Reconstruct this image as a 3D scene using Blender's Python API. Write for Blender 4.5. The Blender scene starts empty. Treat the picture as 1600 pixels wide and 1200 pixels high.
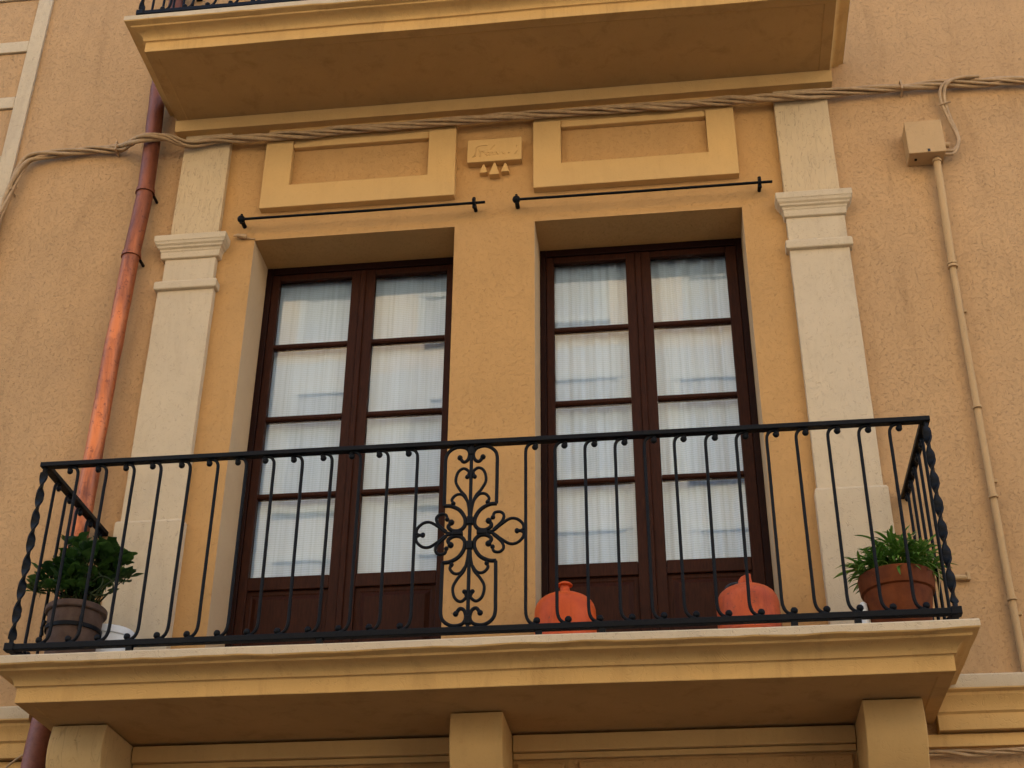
import bpy, bmesh, math, random
from mathutils import Vector, Matrix, noise
random.seed(7)
rnd = random.random
PI = math.pi

# ------------------------------------------------------------------ camera, world, sun, exposure
scn = bpy.context.scene
col = scn.collection
cam_d = bpy.data.cameras.new("camera")
cam = bpy.data.objects.new("camera", cam_d)
col.objects.link(cam)
cam_d.sensor_width = 36.0
cam_d.lens = 50.277
cam_d.clip_start = 0.05
cam_d.clip_end = 3000
Rr = Vector((0.99282787, 0.11939941, 0.0060499))
Ru = Vector((0.05616723, -0.5105167, 0.85803143))
Rf = Vector((-0.10553702, 0.85153771, 0.51356154))
# the facade is the plane y = 0, the balcony floor is z = 0, the street lies 3.75 m below
M = Matrix(((Rr.x, Ru.x, -Rf.x), (Rr.y, Ru.y, -Rf.y), (Rr.z, Ru.z, -Rf.z))).to_4x4()
M.translation = Vector((2.8439, -6.4928, -2.1532))
cam.matrix_world = M
scn.camera = cam

SUN_EL, SUN_AZ = math.radians(48), math.radians(170)      # the sun stands behind this house: the facade is in shade, the house across the street is lit
world = bpy.data.worlds.new("World")
scn.world = world
world.use_nodes = True
wn = world.node_tree
wn.nodes.clear()
wo = wn.nodes.new("ShaderNodeOutputWorld")
wb = wn.nodes.new("ShaderNodeBackground")
ws = wn.nodes.new("ShaderNodeTexSky")
ws.sky_type = 'NISHITA'
ws.sun_disc = False
ws.sun_elevation = SUN_EL
ws.sun_rotation = PI - SUN_AZ
ws.air_density = 1.0
ws.dust_density = 2.0
ws.ozone_density = 1.0
wb.inputs['Strength'].default_value = 0.15
wn.links.new(ws.outputs[0], wb.inputs[0])
wn.links.new(wb.outputs[0], wo.inputs[0])
sun_d = bpy.data.lights.new("sun", 'SUN')
sun_d.energy = 3.0
sun_d.angle = math.radians(0.5)
sun_d.color = (1.0, 0.92, 0.78)
sun = bpy.data.objects.new("sun", sun_d)
col.objects.link(sun)
sdir = Vector((math.sin(SUN_AZ) * math.cos(SUN_EL), -math.cos(SUN_AZ) * math.cos(SUN_EL), math.sin(SUN_EL)))
sun.rotation_euler = sdir.to_track_quat('Z', 'Y').to_euler()
scn.view_settings.view_transform = 'Standard'
scn.view_settings.look = 'None'
scn.view_settings.exposure = 2.24
scn.view_settings.gamma = 1.0
scn.view_settings.use_curve_mapping = False
scn.render.engine = 'CYCLES'
scn.cycles.max_bounces = 8
scn.cycles.diffuse_bounces = 5
scn.cycles.transparent_max_bounces = 12

# ------------------------------------------------------------------ materials
class NT:
    def __init__(s, name):
        s.m = bpy.data.materials.new(name)
        s.m.use_nodes = True
        s.t = s.m.node_tree
        s.t.nodes.clear()
        s.out = s.t.nodes.new('ShaderNodeOutputMaterial')
        s.tc = s.t.nodes.new('ShaderNodeTexCoord').outputs['Object']
    def n(s, typ, **kw):
        nd = s.t.nodes.new(typ)
        for k, v in kw.items():
            if k.startswith('_'):
                setattr(nd, k[1:], v)
            else:
                nd.inputs[k.replace('_', ' ')].default_value = v
        return nd
    def l(s, a, b):
        s.t.links.new(a, b)
    def noise(s, scale, detail=3.0, rough=0.55, dist=0.0, vec=None):
        nd = s.n('ShaderNodeTexNoise', Scale=scale, Detail=detail, Roughness=rough, Distortion=dist)
        s.l(vec or s.tc, nd.inputs['Vector'])
        return nd.outputs['Fac']
    def mapping(s, scale):
        mp = s.n('ShaderNodeMapping')
        mp.inputs['Scale'].default_value = scale
        s.l(s.tc, mp.inputs['Vector'])
        return mp.outputs[0]
    def ramp(s, fac, pts):
        r = s.n('ShaderNodeValToRGB')
        e = r.color_ramp.elements
        while len(e) < len(pts):
            e.new(0.5)
        for i, (p, c) in enumerate(pts):
            e[i].position = p
            e[i].color = (c, c, c, 1) if not hasattr(c, '__len__') else (*c, 1)
        s.l(fac, r.inputs[0])
        return r.outputs[0]
    def math(s, op, a, b=None, c=None):
        nd = s.n('ShaderNodeMath', _operation=op)
        for i, v in enumerate((a, b, c)):
            if v is None:
                continue
            if hasattr(v, 'is_output'):
                s.l(v, nd.inputs[i])
            else:
                nd.inputs[i].default_value = v
        return nd.outputs[0]
    def mix(s, fac, a, b, mode='MIX'):
        nd = s.n('ShaderNodeMix', _data_type='RGBA', _blend_type=mode)
        for i, v in ((0, fac), (6, a), (7, b)):
            if hasattr(v, 'is_output'):
                s.l(v, nd.inputs[i])
            else:
                nd.inputs[i].default_value = v if i == 0 else (*v, 1)
        return nd.outputs[2]
    def bsdf(s, colr, rough=0.8, metal=0.0, bump=None, bstr=0.3, bdist=0.01, spec=0.4):
        b = s.n('ShaderNodeBsdfPrincipled')
        for k, v in (('Base Color', colr), ('Roughness', rough), ('Metallic', metal), ('Specular IOR Level', spec)):
            if hasattr(v, 'is_output'):
                s.l(v, b.inputs[k])
            else:
                b.inputs[k].default_value = (*v, 1) if hasattr(v, '__len__') else v
        if bump is not None:
            bp = s.n('ShaderNodeBump', Strength=bstr, Distance=bdist)
            s.l(bump, bp.inputs['Height'])
            s.l(bp.outputs[0], b.inputs['Normal'])
        s.l(b.outputs[0], s.out.inputs[0])
        return b
    def scaled(s, colr, fac):
        """colour times a grey factor"""
        return s.mix(1.0, colr, fac, 'MULTIPLY')

def plaster(name, c, scratch=0.35, scale=26.0, vert=1.0, grain=0.10, blotch=0.16, bstr=0.5, dirt=None):
    t = NT(name)
    v = t.mapping((1, 1, vert)) if vert != 1.0 else None
    # short curved trowel scratches: pieces of the contour lines of a noise field
    f = t.noise(scale, 1.5, 0.5, 0.7, v)
    w = t.math('PINGPONG', t.math('MULTIPLY', f, 9.0), 0.5)
    line = t.ramp(w, [(0.0, 1.0), (0.14, 0.0)])
    keep = t.ramp(t.noise(scale * 1.7, 2.0, 0.5, 0.0, v), [(0.45, 0.0), (0.57, 1.0)])
    sc = t.math('MULTIPLY', line, keep)
    pits = t.ramp(t.noise(70, 2, 0.6), [(0.27, 1.0), (0.34, 0.0)])
    big = t.noise(1.3, 4, 0.6)
    mid = t.noise(9, 4, 0.65)
    fine = t.noise(160, 2, 0.6)
    val = t.math('ADD', t.math('MULTIPLY', t.math('SUBTRACT', big, 0.5), blotch * 2.2), 1.0)
    val = t.math('ADD', val, t.math('MULTIPLY', t.math('SUBTRACT', mid, 0.5), blotch))
    val = t.math('ADD', val, t.math('MULTIPLY', t.math('SUBTRACT', fine, 0.5), grain))
    val = t.math('SUBTRACT', val, t.math('MULTIPLY', sc, scratch * 0.55))
    val = t.math('SUBTRACT', val, t.math('MULTIPLY', pits, scratch * 0.7))
    base = t.scaled(c, t.n('ShaderNodeCombineColor').outputs[0]) if False else None
    comb = t.n('ShaderNodeCombineColor')
    for i in range(3):
        t.l(val, comb.inputs[i])
    base = t.mix(1.0, c, comb.outputs[0], 'MULTIPLY')
    # faded and patched areas: a slightly greyer coat
    pat = t.ramp(t.noise(0.9, 5, 0.6, 0.6), [(0.46, 0.0), (0.62, 1.0)])
    base = t.mix(t.math('MULTIPLY', pat, 0.22), base, (c[0] * .86, c[1] * .90, c[2] * 1.02))
    if dirt:
        drip = t.ramp(t.noise(7.0, 5, 0.7, 0.2, t.mapping((3.0, 3.0, 0.12))), [(0.60, 0.0), (0.78, 1.0)])
        base = t.mix(t.math('MULTIPLY', drip, dirt * 0.8), base, (c[0] * .55, c[1] * .50, c[2] * .46))
        dm = t.ramp(t.noise(3.0, 6, 0.7, 0.4, t.mapping((2.2, 2.2, 0.35))), [(0.52, 0.0), (0.72, 1.0)])
        base = t.mix(t.math('MULTIPLY', dm, dirt), base, (c[0] * .45, c[1] * .40, c[2] * .36))
    h = t.math('SUBTRACT', t.math('MULTIPLY', fine, 0.22), t.math('MULTIPLY', sc, 0.8))
    h = t.math('ADD', h, t.math('MULTIPLY', mid, 0.5))
    h = t.math('SUBTRACT', h, t.math('MULTIPLY', pits, 0.7))
    t.bsdf(base, 0.9, 0, h, bstr, 0.006, 0.2)
    return t.m

M_wall = plaster('stucco_tan', (0.450, 0.266, 0.118), 0.44, 30, 1.0, 0.16, 0.18, 0.7, 0.30)
M_bay = plaster('stucco_ochre', (0.455, 0.250, 0.088), 0.26, 27, 1.0, 0.12, 0.13, 0.6, 0.12)
M_smooth = plaster('stucco_reveal', (0.52, 0.345, 0.185), 0.10, 20, 1.0, 0.06, 0.12, 0.2)
M_cream = plaster('stucco_cream', (0.515, 0.395, 0.245), 0.26, 24, 0.8, 0.06, 0.12, 0.45, 0.20)
M_creamv = plaster('stucco_cream_streaked', (0.52, 0.375, 0.205), 0.50, 34, 0.16, 0.05, 0.12, 0.5, 0.12)
M_trim = plaster('plaster_trim', (0.54, 0.325, 0.118), 0.10, 16, 1.0, 0.06, 0.10, 0.2, 0.14)
M_crack = plaster('plaster_cracked', (0.53, 0.345, 0.145), 0.50, 16, 0.14, 0.08, 0.14, 0.5, 0.22)
M_slab = plaster('plaster_slab', (0.54, 0.325, 0.115), 0.12, 14, 1.0, 0.08, 0.16, 0.25, 0.38)
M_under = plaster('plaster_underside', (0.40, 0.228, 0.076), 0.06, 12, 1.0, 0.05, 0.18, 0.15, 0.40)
M_pave = plaster('paving', (0.30, 0.27, 0.23), 0.2, 10, 1.0, 0.1, 0.15, 0.3)
M_asph = plaster('asphalt', (0.055, 0.054, 0.052), 0.2, 30, 1.0, 0.3, 0.15, 0.4)
M_opp = plaster('opposite_render', (0.68, 0.51, 0.31), 0.1, 12, 1.0, 0.08, 0.12, 0.2)
M_opplow = plaster('opposite_lower_render', (0.61, 0.53, 0.41), 0.1, 12, 1.0, 0.08, 0.12, 0.2)  # lower storeys coloured greyer, standing in for shade in the pane reflections
M_opptrim = plaster('opposite_trim', (0.62, 0.56, 0.45), 0.1, 12, 1.0, 0.08, 0.12, 0.2)

def simple(name, c, rough=0.5, metal=0.0, var=0.15, scale=30, bstr=0.15, spec=0.4, c2=None, vec=None, bdist=0.004):
    t = NT(name)
    v = t.mapping(vec) if vec else None
    f = t.noise(scale, 5, 0.65, 0.3, v)
    d = c2 or tuple(x * (1 - 2 * var) for x in c)
    base = t.mix(t.ramp(f, [(0.35, 0.0), (0.68, 1.0)]), c, d)
    rg = t.math('ADD', rough - 0.08, t.math('MULTIPLY', f, 0.16))
    t.bsdf(base, rg, metal, t.noise(scale * 3, 4, 0.6, 0, v), bstr, bdist, spec)
    return t.m

M_iron = simple('black_iron', (0.0045, 0.0052, 0.0065), 0.48, 0.0, 0.2, 60, 0.35, 0.10)
M_wood = simple('dark_wood', (0.040, 0.0120, 0.0056), 0.5, 0.0, 0.2, 22, 0.25, 0.07, (0.020, 0.0064, 0.0034), (6, 6, 0.6))
M_wood_shade = simple('shaded_wood', (0.020, 0.0060, 0.0034), 0.5, 0.0, 0.2, 22, 0.25, 0.07, (0.011, 0.0036, 0.0024), (6, 6, 0.6))  # door frame wood, darkened in its colour to stand for shade
M_pot = simple('terracotta', (0.165, 0.044, 0.012), 0.65, 0.0, 0.2, 11, 0.25, 0.10, (0.092, 0.024, 0.008))
M_potg = simple('brown_pot', (0.095, 0.060, 0.044), 0.6, 0.0, 0.2, 18, 0.2, 0.10, (0.060, 0.034, 0.023))
def worn_paint(name, c, c2, chip):
    t = NT(name)
    f = t.noise(9, 5, 0.65, 0.4)
    base = t.mix(t.ramp(f, [(0.35, 0.0), (0.68, 1.0)]), c, c2)
    grime = t.ramp(t.noise(5, 6, 0.7, 0.5, t.mapping((4, 4, 0.8))), [(0.50, 0.0), (0.72, 1.0)])
    base = t.mix(t.math('MULTIPLY', grime, 0.55), base, tuple(x * .42 for x in c2))
    ch = t.ramp(t.noise(44, 4, 0.7), [(chip, 0.0), (chip + .04, 1.0)])
    base = t.mix(t.math('MULTIPLY', ch, 0.8), base, (0.085, 0.040, 0.026))
    t.bsdf(base, t.math('ADD', 0.40, t.math('MULTIPLY', f, 0.25)), 0, t.math('SUBTRACT', t.noise(26, 4), ch), 0.18, 0.006, 0.2)
    return t.m
M_gas = worn_paint('orange_paint', (0.56, 0.085, 0.013), (0.46, 0.064, 0.011), 0.66)
M_gasf = worn_paint('faded_orange_paint', (0.50, 0.092, 0.024), (0.37, 0.060, 0.017), 0.62)
M_cable = simple('painted_cable', (0.43, 0.275, 0.135), 0.7, 0.0, 0.15, 24, 0.2, 0.3)
M_box = plaster('painted_box', (0.44, 0.278, 0.128), 0.22, 26, 1.0, 0.1, 0.14, 0.35)
M_white = simple('white_plastic', (0.62, 0.63, 0.63), 0.45, 0.0, 0.06, 12, 0.05, 0.4)
M_soil = simple('potting_soil', (0.03, 0.02, 0.012), 0.95, 0.0, 0.2, 60, 0.8, 0.1)
M_shut = simple('shutter_paint', (0.50, 0.44, 0.36), 0.6)
M_rubber = simple('black_rubber', (0.012, 0.012, 0.012), 0.6)
M_stem = simple('green_stem', (0.026, 0.034, 0.010), 0.7, 0, 0.2, 40, 0.15, 0.08)
M_dry = simple('dry_stalk', (0.33, 0.28, 0.13), 0.7, 0, 0.2, 40)
M_dark = simple('dark_room', (0.02, 0.018, 0.016), 0.9)
M_castiron = simple('painted_downpipe', (0.20, 0.062, 0.035), 0.55, 0.0, 0.2, 30, 0.4, 0.4, (0.13, 0.038, 0.024))

def leaf_mat(name, c, c2, rough=0.4):
    t = NT(name)
    info = t.n('ShaderNodeObjectInfo')
    base = t.mix(info.outputs['Random'], c, c2)
    base = t.mix(t.ramp(t.noise(40, 3), [(0.4, 0.0), (0.7, 0.5)]), base, tuple(x * 0.6 for x in c))
    b = t.n('ShaderNodeBsdfPrincipled', Roughness=rough)
    b.inputs['Specular IOR Level'].default_value = 0.2
    t.l(base, b.inputs['Base Color'])
    tr = t.n('ShaderNodeBsdfTranslucent')
    t.l(base, tr.inputs[0])
    mx = t.n('ShaderNodeMixShader', Fac=0.25)
    t.l(b.outputs[0], mx.inputs[1])
    t.l(tr.outputs[0], mx.inputs[2])
    t.l(mx.outputs[0], t.out.inputs[0])
    return t.m
M_leaf = leaf_mat('dark_leaf', (0.013, 0.040, 0.008), (0.060, 0.125, 0.018), 0.5)
M_blade = leaf_mat('bright_blade', (0.085, 0.200, 0.026), (0.200, 0.300, 0.050), 0.45)

def copper_mat():
    t = NT('copper')
    z = t.n('ShaderNodeSeparateXYZ')
    t.l(t.tc, z.inputs[0])
    big = t.noise(2.2, 5, 0.65, 0.8, t.mapping((3, 3, 0.8)))
    worn = t.ramp(big, [(0.36, 0.0), (0.60, 1.0)])
    hgt = t.ramp(t.math('MULTIPLY', z.outputs[2], 0.2), [(0.08, 1.0), (0.50, 0.9), (0.66, 0.15)])   # lower lengths are rubbed bright
    f = t.math('MULTIPLY', worn, hgt)
    base = t.mix(f, (0.150, 0.050, 0.030), (0.54, 0.165, 0.055))
    sp = t.ramp(t.noise(34, 5, 0.7), [(0.56, 0.0), (0.66, 1.0)])
    base = t.mix(t.math('MULTIPLY', sp, 0.6), base, (0.09, 0.028, 0.022))
    rg = t.math('ADD', 0.36, t.math('MULTIPLY', t.noise(12, 4), 0.24))
    t.bsdf(base, rg, 0.70, t.noise(7, 4, 0.6, 0, t.mapping((1, 1, 0.5))), 0.40, 0.03, 0.5)
    return t.m
M_copper = copper_mat()

def curtain_mat():
    t = NT('sheer_curtain')
    w = t.n('ShaderNodeTexWave', _wave_type='BANDS', _bands_direction='Z', Scale=24.0, Distortion=0.6, Detail=1.0)
    t.l(t.tc, w.inputs['Vector'])
    thread = t.ramp(w.outputs['Fac'], [(0.0, 0.80), (0.30, 1.0)])
    v = t.noise(6.0, 4, 0.6, 0, t.mapping((9, 9, 0.12)))
    vv = t.ramp(v, [(0.33, 0.84), (0.55, 1.0)])
    c = t.mix(1.0, thread, vv, 'MULTIPLY')
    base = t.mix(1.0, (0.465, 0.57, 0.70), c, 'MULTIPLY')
    d = t.n('ShaderNodeBsdfDiffuse')
    t.l(base, d.inputs[0])
    tr = t.n('ShaderNodeBsdfTranslucent')
    t.l(base, tr.inputs[0])
    mx = t.n('ShaderNodeMixShader', Fac=0.10)
    t.l(d.outputs[0], mx.inputs[1])
    t.l(tr.outputs[0], mx.inputs[2])
    t.l(mx.outputs[0], t.out.inputs[0])
    return t.m
M_curtain = curtain_mat()

def glass_mat():
    t = NT('window_glass')
    fw = t.n('ShaderNodeLayerWeight', Blend=0.5)
    fr = t.math('ADD', t.math('MULTIPLY', t.math('POWER', fw.outputs['Facing'], 5.0), 0.9), 0.05)
    nz = t.noise(2.2, 2, 0.5)
    bp = t.n('ShaderNodeBump', Strength=0.018, Distance=0.02)
    t.l(nz, bp.inputs['Height'])
    gl = t.n('ShaderNodeBsdfGlossy', Roughness=0.02)
    t.l(bp.outputs[0], gl.inputs['Normal'])
    tr = t.n('ShaderNodeBsdfTransparent')
    tr.inputs[0].default_value = (0.96, 0.98, 0.98, 1)
    mx = t.n('ShaderNodeMixShader')
    t.l(t.math('MULTIPLY', fr, 1.0), mx.inputs[0])
    t.l(tr.outputs[0], mx.inputs[1])
    t.l(gl.outputs[0], mx.inputs[2])
    t.l(mx.outputs[0], t.out.inputs[0])
    return t.m
M_glass = glass_mat()

# ------------------------------------------------------------------ helpers
def link(name, me, mat=None, parent=None):
    o = bpy.data.objects.new(name, me)
    col.objects.link(o)
    if mat is not None and me is not None:
        for m in (mat if isinstance(mat, (list, tuple)) else [mat]):
            me.materials.append(m)
    if parent is not None:
        o.parent = parent
    return o

def thing(name, label, cat, group=None):
    o = link(name, None)
    o.empty_display_size = 0.1
    return tag(o, label, cat, group)

def tag(o, label, cat, group=None):
    o['label'] = label
    o['category'] = cat
    if group:
        o['group'] = group
    return o

class MB:
    """collects shapes into one mesh"""
    def __init__(s):
        s.v, s.f, s.mi = [], [], []
    def add(s, vs, fs, mi=0):
        b = len(s.v)
        s.v += [tuple(p) for p in vs]
        s.f += [tuple(b + i for i in f) for f in fs]
        s.mi += [mi] * len(fs)
        return s
    def box(s, x0, x1, y0, y1, z0, z1, mi=0):
        vs = [(x, y, z) for x in (x0, x1) for y in (y0, y1) for z in (z0, z1)]
        return s.add(vs, [(0, 1, 3, 2), (4, 6, 7, 5), (0, 4, 5, 1), (2, 3, 7, 6), (0, 2, 6, 4), (1, 5, 7, 3)], mi)
    def prism(s, poly, axis, a, b, mi=0):
        """poly in the two other axes, extruded along axis from a to b"""
        def P(u, v, w):
            return {'x': (w, u, v), 'y': (u, w, v), 'z': (u, v, w)}[axis]
        n = len(poly)
        vs = [P(u, v, a) for u, v in poly] + [P(u, v, b) for u, v in poly]
        fs = [(i, (i + 1) % n, n + (i + 1) % n, n + i) for i in range(n)]
        fs += [tuple(range(n - 1, -1, -1)), tuple(range(n, 2 * n))]
        return s.add(vs, fs, mi)
    def tube(s, pts, r, n=8, cap=True, flat=None):
        pts = [Vector(p) for p in pts]
        rs = r if hasattr(r, '__len__') else [r] * len(pts)
        up = None
        rings = []
        for i, p in enumerate(pts):
            t = (pts[min(i + 1, len(pts) - 1)] - pts[max(i - 1, 0)]).normalized()
            if up is None:
                up = Vector((0, 1, 0)) if abs(t.y) < 0.9 else Vector((1, 0, 0))
            up = (up - t * up.dot(t))
            if up.length < 1e-6:
                up = t.orthogonal()
            up.normalize()
            sd = t.cross(up)
            ring = []
            for k in range(n):
                a = 2 * PI * (k + 0.5) / n
                ku = flat if flat else 1.0
                ring.append(p + (up * math.cos(a) * ku + sd * math.sin(a)) * rs[i])
            rings.append(ring)
        vs = [q for ring in rings for q in ring]
        fs = []
        for i in range(len(pts) - 1):
            for k in range(n):
                k2 = (k + 1) % n
                fs.append((i * n + k, i * n + k2, (i + 1) * n + k2, (i + 1) * n + k))
        if cap:
            fs.append(tuple(range(n - 1, -1, -1)))
            fs.append(tuple((len(pts) - 1) * n + k for k in range(n)))
        return s.add(vs, fs)
    def ball(s, c, r, n=8, sy=1.0):
        c = Vector(c)
        m = max(4, n // 2 + 1)
        vs, fs = [], []
        for i in range(m + 1):
            th = PI * i / m
            for k in range(n):
                a = 2 * PI * k / n
                vs.append(c + Vector((r * math.sin(th) * math.cos(a), sy * r * math.sin(th) * math.sin(a), r * math.cos(th))))
        for i in range(m):
            for k in range(n):
                fs.append((i * n + k, (i + 1) * n + k, (i + 1) * n + (k + 1) % n, i * n + (k + 1) % n))
        return s.add(vs, fs)
    def lathe(s, prof, c=(0, 0, 0), n=40, wob=0.0):
        c = Vector(c)
        vs, fs = [], []
        for r, z in prof:
            for k in range(n):
                a = 2 * PI * k / n
                rr = r * (1 + wob * math.sin(3 * a + z * 9))
                vs.append(c + Vector((rr * math.cos(a), rr * math.sin(a), z)))
        for i in range(len(prof) - 1):
            for k in range(n):
                k2 = (k + 1) % n
                fs.append((i * n + k, i * n + k2, (i + 1) * n + k2, (i + 1) * n + k))
        return s.add(vs, fs)
    def mesh(s, name, smooth=None, weld=True):
        me = bpy.data.meshes.new(name)
        me.from_pydata(s.v, [], s.f)
        for p, m in zip(me.polygons, s.mi):
            p.material_index = m
        bm = bmesh.new()
        bm.from_mesh(me)
        if weld:
            bmesh.ops.remove_doubles(bm, verts=bm.verts, dist=1e-5)
        bmesh.ops.recalc_face_normals(bm, faces=bm.faces)
        bm.to_mesh(me)
        bm.free()
        if smooth:
            me.polygons.foreach_set('use_smooth', [True] * len(me.polygons))
            me.set_sharp_from_angle(angle=math.radians(smooth))
        return me
    def build(s, name, mat, parent=None, smooth=None, bevel=0.0, seg=2, weld=True):
        o = link(name, s.mesh(name, smooth, weld), mat, parent)
        if bevel:
            md = o.modifiers.new('bevel', 'BEVEL')
            md.width = bevel
            md.segments = seg
            md.limit_method = 'ANGLE'
            md.angle_limit = math.radians(40)
        return o

def spline(pts, n=6):
    """Catmull-Rom through the points"""
    P = [Vector(p) for p in pts]
    P = [P[0] * 2 - P[1]] + P + [P[-1] * 2 - P[-2]]
    out = []
    for i in range(1, len(P) - 2):
        a, b, c, d = P[i - 1:i + 3]
        for k in range(n):
            t = k / n
            out.append(0.5 * ((2 * b) + (c - a) * t + (2 * a - 5 * b + 4 * c - d) * t * t + (3 * b - a - 3 * c + d) * t ** 3))
    out.append(P[-2])
    return out

def nz(x, y, z, s):
    return noise.noise(Vector((x * s, y * s, z * s)))

# ------------------------------------------------------------------ ground and street
def struct(name, mb, mat):
    o = mb.build(name, mat)
    o['kind'] = 'structure'
    return o
GZ = -3.75
struct('ground', MB().add([(-900, -900, GZ - .14), (900, -900, GZ - .14), (900, 900, GZ - .14), (-900, 900, GZ - .14)], [(0, 1, 2, 3)]), M_asph)
struct('pavement', MB().box(-40, 40, -1.8, -0.003, GZ - .13, GZ), M_pave)
struct('pavement.001', MB().box(-40, 40, -11.997, -10.6, GZ - .13, GZ), M_pave)

# ------------------------------------------------------------------ the facade
bld = thing('apartment_building', 'ochre stucco apartment facade with cream pilasters around two tall balcony doors', 'building')
XL, XR, HT = -9.0, 12.0, 17.0  # unseen upper wall raised to throw shade on the lower house opposite
OX = (0.522, 1.701, 2.162, 3.335)
ZT, ZB = 2.837, 0.03
def facade():
    mb = MB()
    xs = [XL, 0.15, OX[0], OX[1], OX[2], OX[3], 3.73, XR]
    zs = [GZ - .2, ZB, ZT, HT]
    up = 0.293 + 0.07
    for i in range(len(xs) - 1):
        for j in range(3):
            x0, x1, z0, z1 = xs[i], xs[i + 1], zs[j], zs[j + 1]
            if j == 1 and i in (2, 4):
                mb.add([(x0, 0, z0), (x0, up, z0), (x0, up, z1), (x0, 0, z1)], [(0, 1, 2, 3)], 2)
                mb.add([(x1, 0, z0), (x1, up, z0), (x1, up, z1), (x1, 0, z1)], [(0, 3, 2, 1)], 2)
                mb.add([(x0, 0, z1), (x0, up, z1), (x1, up, z1), (x1, 0, z1)], [(0, 1, 2, 3)], 1)
                mb.add([(x0, 0, z0), (x0, up, z0), (x1, up, z0), (x1, 0, z0)], [(0, 3, 2, 1)], 2)
                continue
            mi = 1 if 1 <= i <= 5 else 0
            mb.add([(x0, 0, z0), (x1, 0, z0), (x1, 0, z1), (x0, 0, z1)], [(0, 1, 2, 3)], mi)
    # body behind: ends, back and top
    zb, zt, yb = GZ - .2, HT, 8.0
    mb.add([(XL, 0, zb), (XL, yb, zb), (XL, yb, zt), (XL, 0, zt)], [(0, 1, 2, 3)])
    mb.add([(XR, 0, zb), (XR, yb, zb), (XR, yb, zt), (XR, 0, zt)], [(0, 3, 2, 1)])
    mb.add([(XL, yb, zb), (XR, yb, zb), (XR, yb, zt), (XL, yb, zt)], [(0, 3, 2, 1)])
    mb.add([(XL, 0, zt), (XR, 0, zt), (XR, yb, zt), (XL, yb, zt)], [(0, 1, 2, 3)])
    me = mb.mesh('wall')
    return link('wall', me, [M_wall, M_bay, M_smooth], bld)
facade()
# dim rooms behind the doors
for a in (0, 2):
    x0, x1 = OX[a] - .05, OX[a + 1] + .05
    MB().add([(x0, .366, 0), (x1, .366, 0), (x1, .366, 3), (x0, .366, 3), (x0, 1.4, 0), (x1, 1.4, 0), (x1, 1.4, 3), (x0, 1.4, 3)],
             [(4, 5, 6, 7), (0, 4, 7, 3), (1, 2, 6, 5), (3, 7, 6, 2), (0, 1, 5, 4)]).build('room', M_dark, bld)

def wavybox(mb, x0, x1, y0, y1, z0, z1, amp=0.0015, step=0.12):
    """a box whose front is cut into cells and nudged, so its long edges are hand-made"""
    nx = max(1, int((x1 - x0) / step)); nzz = max(1, int((z1 - z0) / step))
    g = lambda i, j, y: (x0 + (x1 - x0) * i / nx, y, z0 + (z1 - z0) * j / nzz)
    def J(p):
        x, y, z = p
        return (x + amp * nz(x + 5, y, z, 7), y + (amp * nz(x, y + 9, z, 6) if y < y1 - 1e-4 else 0), z + amp * nz(x, y, z + 3, 7))
    F = {}
    vs, fs = [], []
    def V(i, j, y):
        k = (i, j, y)
        if k not in F:
            F[k] = len(vs); vs.append(J(g(i, j, y)))
        return F[k]
    for i in range(nx):
        for j in range(nzz):
            fs.append((V(i, j, y0), V(i + 1, j, y0), V(i + 1, j + 1, y0), V(i, j + 1, y0)))
    for i in range(nx):
        fs.append((V(i, 0, y1), V(i + 1, 0, y1), V(i + 1, 0, y0), V(i, 0, y0)))
        fs.append((V(i, nzz, y0), V(i + 1, nzz, y0), V(i + 1, nzz, y1), V(i, nzz, y1)))
    for j in range(nzz):
        fs.append((V(0, j, y1), V(0, j, y0), V(0, j + 1, y0), V(0, j + 1, y1)))
        fs.append((V(nx, j, y0), V(nx, j, y1), V(nx, j + 1, y1), V(nx, j + 1, y0)))
    mb.add(vs, fs)
    return mb

# pilasters: shaft, with capital, collar and pedestal as sub-parts
def stepped(mb, x0, x1, y0, rows, n=1):
    """mitred moulding round the three open sides of a pilaster; rows are (projection, z)"""
    vs, fs = [], []
    for o, z in rows:
        vs += [(x0 - o, 0.0, z), (x0 - o, y0 - o, z), (x1 + o, y0 - o, z), (x1 + o, 0.0, z)]
    m = len(rows)
    for i in range(m - 1):
        for k in range(3):
            fs.append((i * 4 + k, i * 4 + k + 1, i * 4 + 5 + k, i * 4 + 4 + k))
    fs.append((0, 3, 2, 1)); e = (m - 1) * 4
    fs.append((e, e + 1, e + 2, e + 3))
    mb.add(vs, fs)
    return mb

def pilaster(lo, up, ped, label):
    p = wavybox(MB(), lo[0], lo[1], -.042, 0, 0.95, 2.50, .002).build('pilaster', M_cream, bld, bevel=.004)
    p['label'] = label
    wavybox(MB(), up[0], up[1], -.038, 0, 2.86, 3.655, .002).build('upper_shaft', M_creamv, p, bevel=.004)
    wavybox(MB(), up[0] - .006, up[1] + .006, -.040, 0, 2.545, 2.72, .0015).build('neck', M_cream, p, bevel=.004)
    stepped(MB(), lo[0], lo[1], -.045, [(0.0, 2.484), (.016, 2.489), (.019, 2.496), (.019, 2.534), (.014, 2.545), (0, 2.547)]).build('collar', M_cream, p, bevel=.003)
    stepped(MB(), lo[0], lo[1], -.045, [(.0, 2.706), (.009, 2.711), (.012, 2.748), (.016, 2.754), (.018, 2.764), (.029, 2.772), (.031, 2.782), (.040, 2.792),
                                       (.044, 2.806), (.048, 2.812), (.049, 2.846), (.044, 2.853), (0, 2.862)]).build('capital', M_cream, p, bevel=.003)
    stepped(MB(), ped[0], ped[1], -.062, [(0, 0.03), (0, 1.02), (-.006, 1.032), (-.018, 1.036)]).build('pedestal', M_cream, p, bevel=.004)
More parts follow.
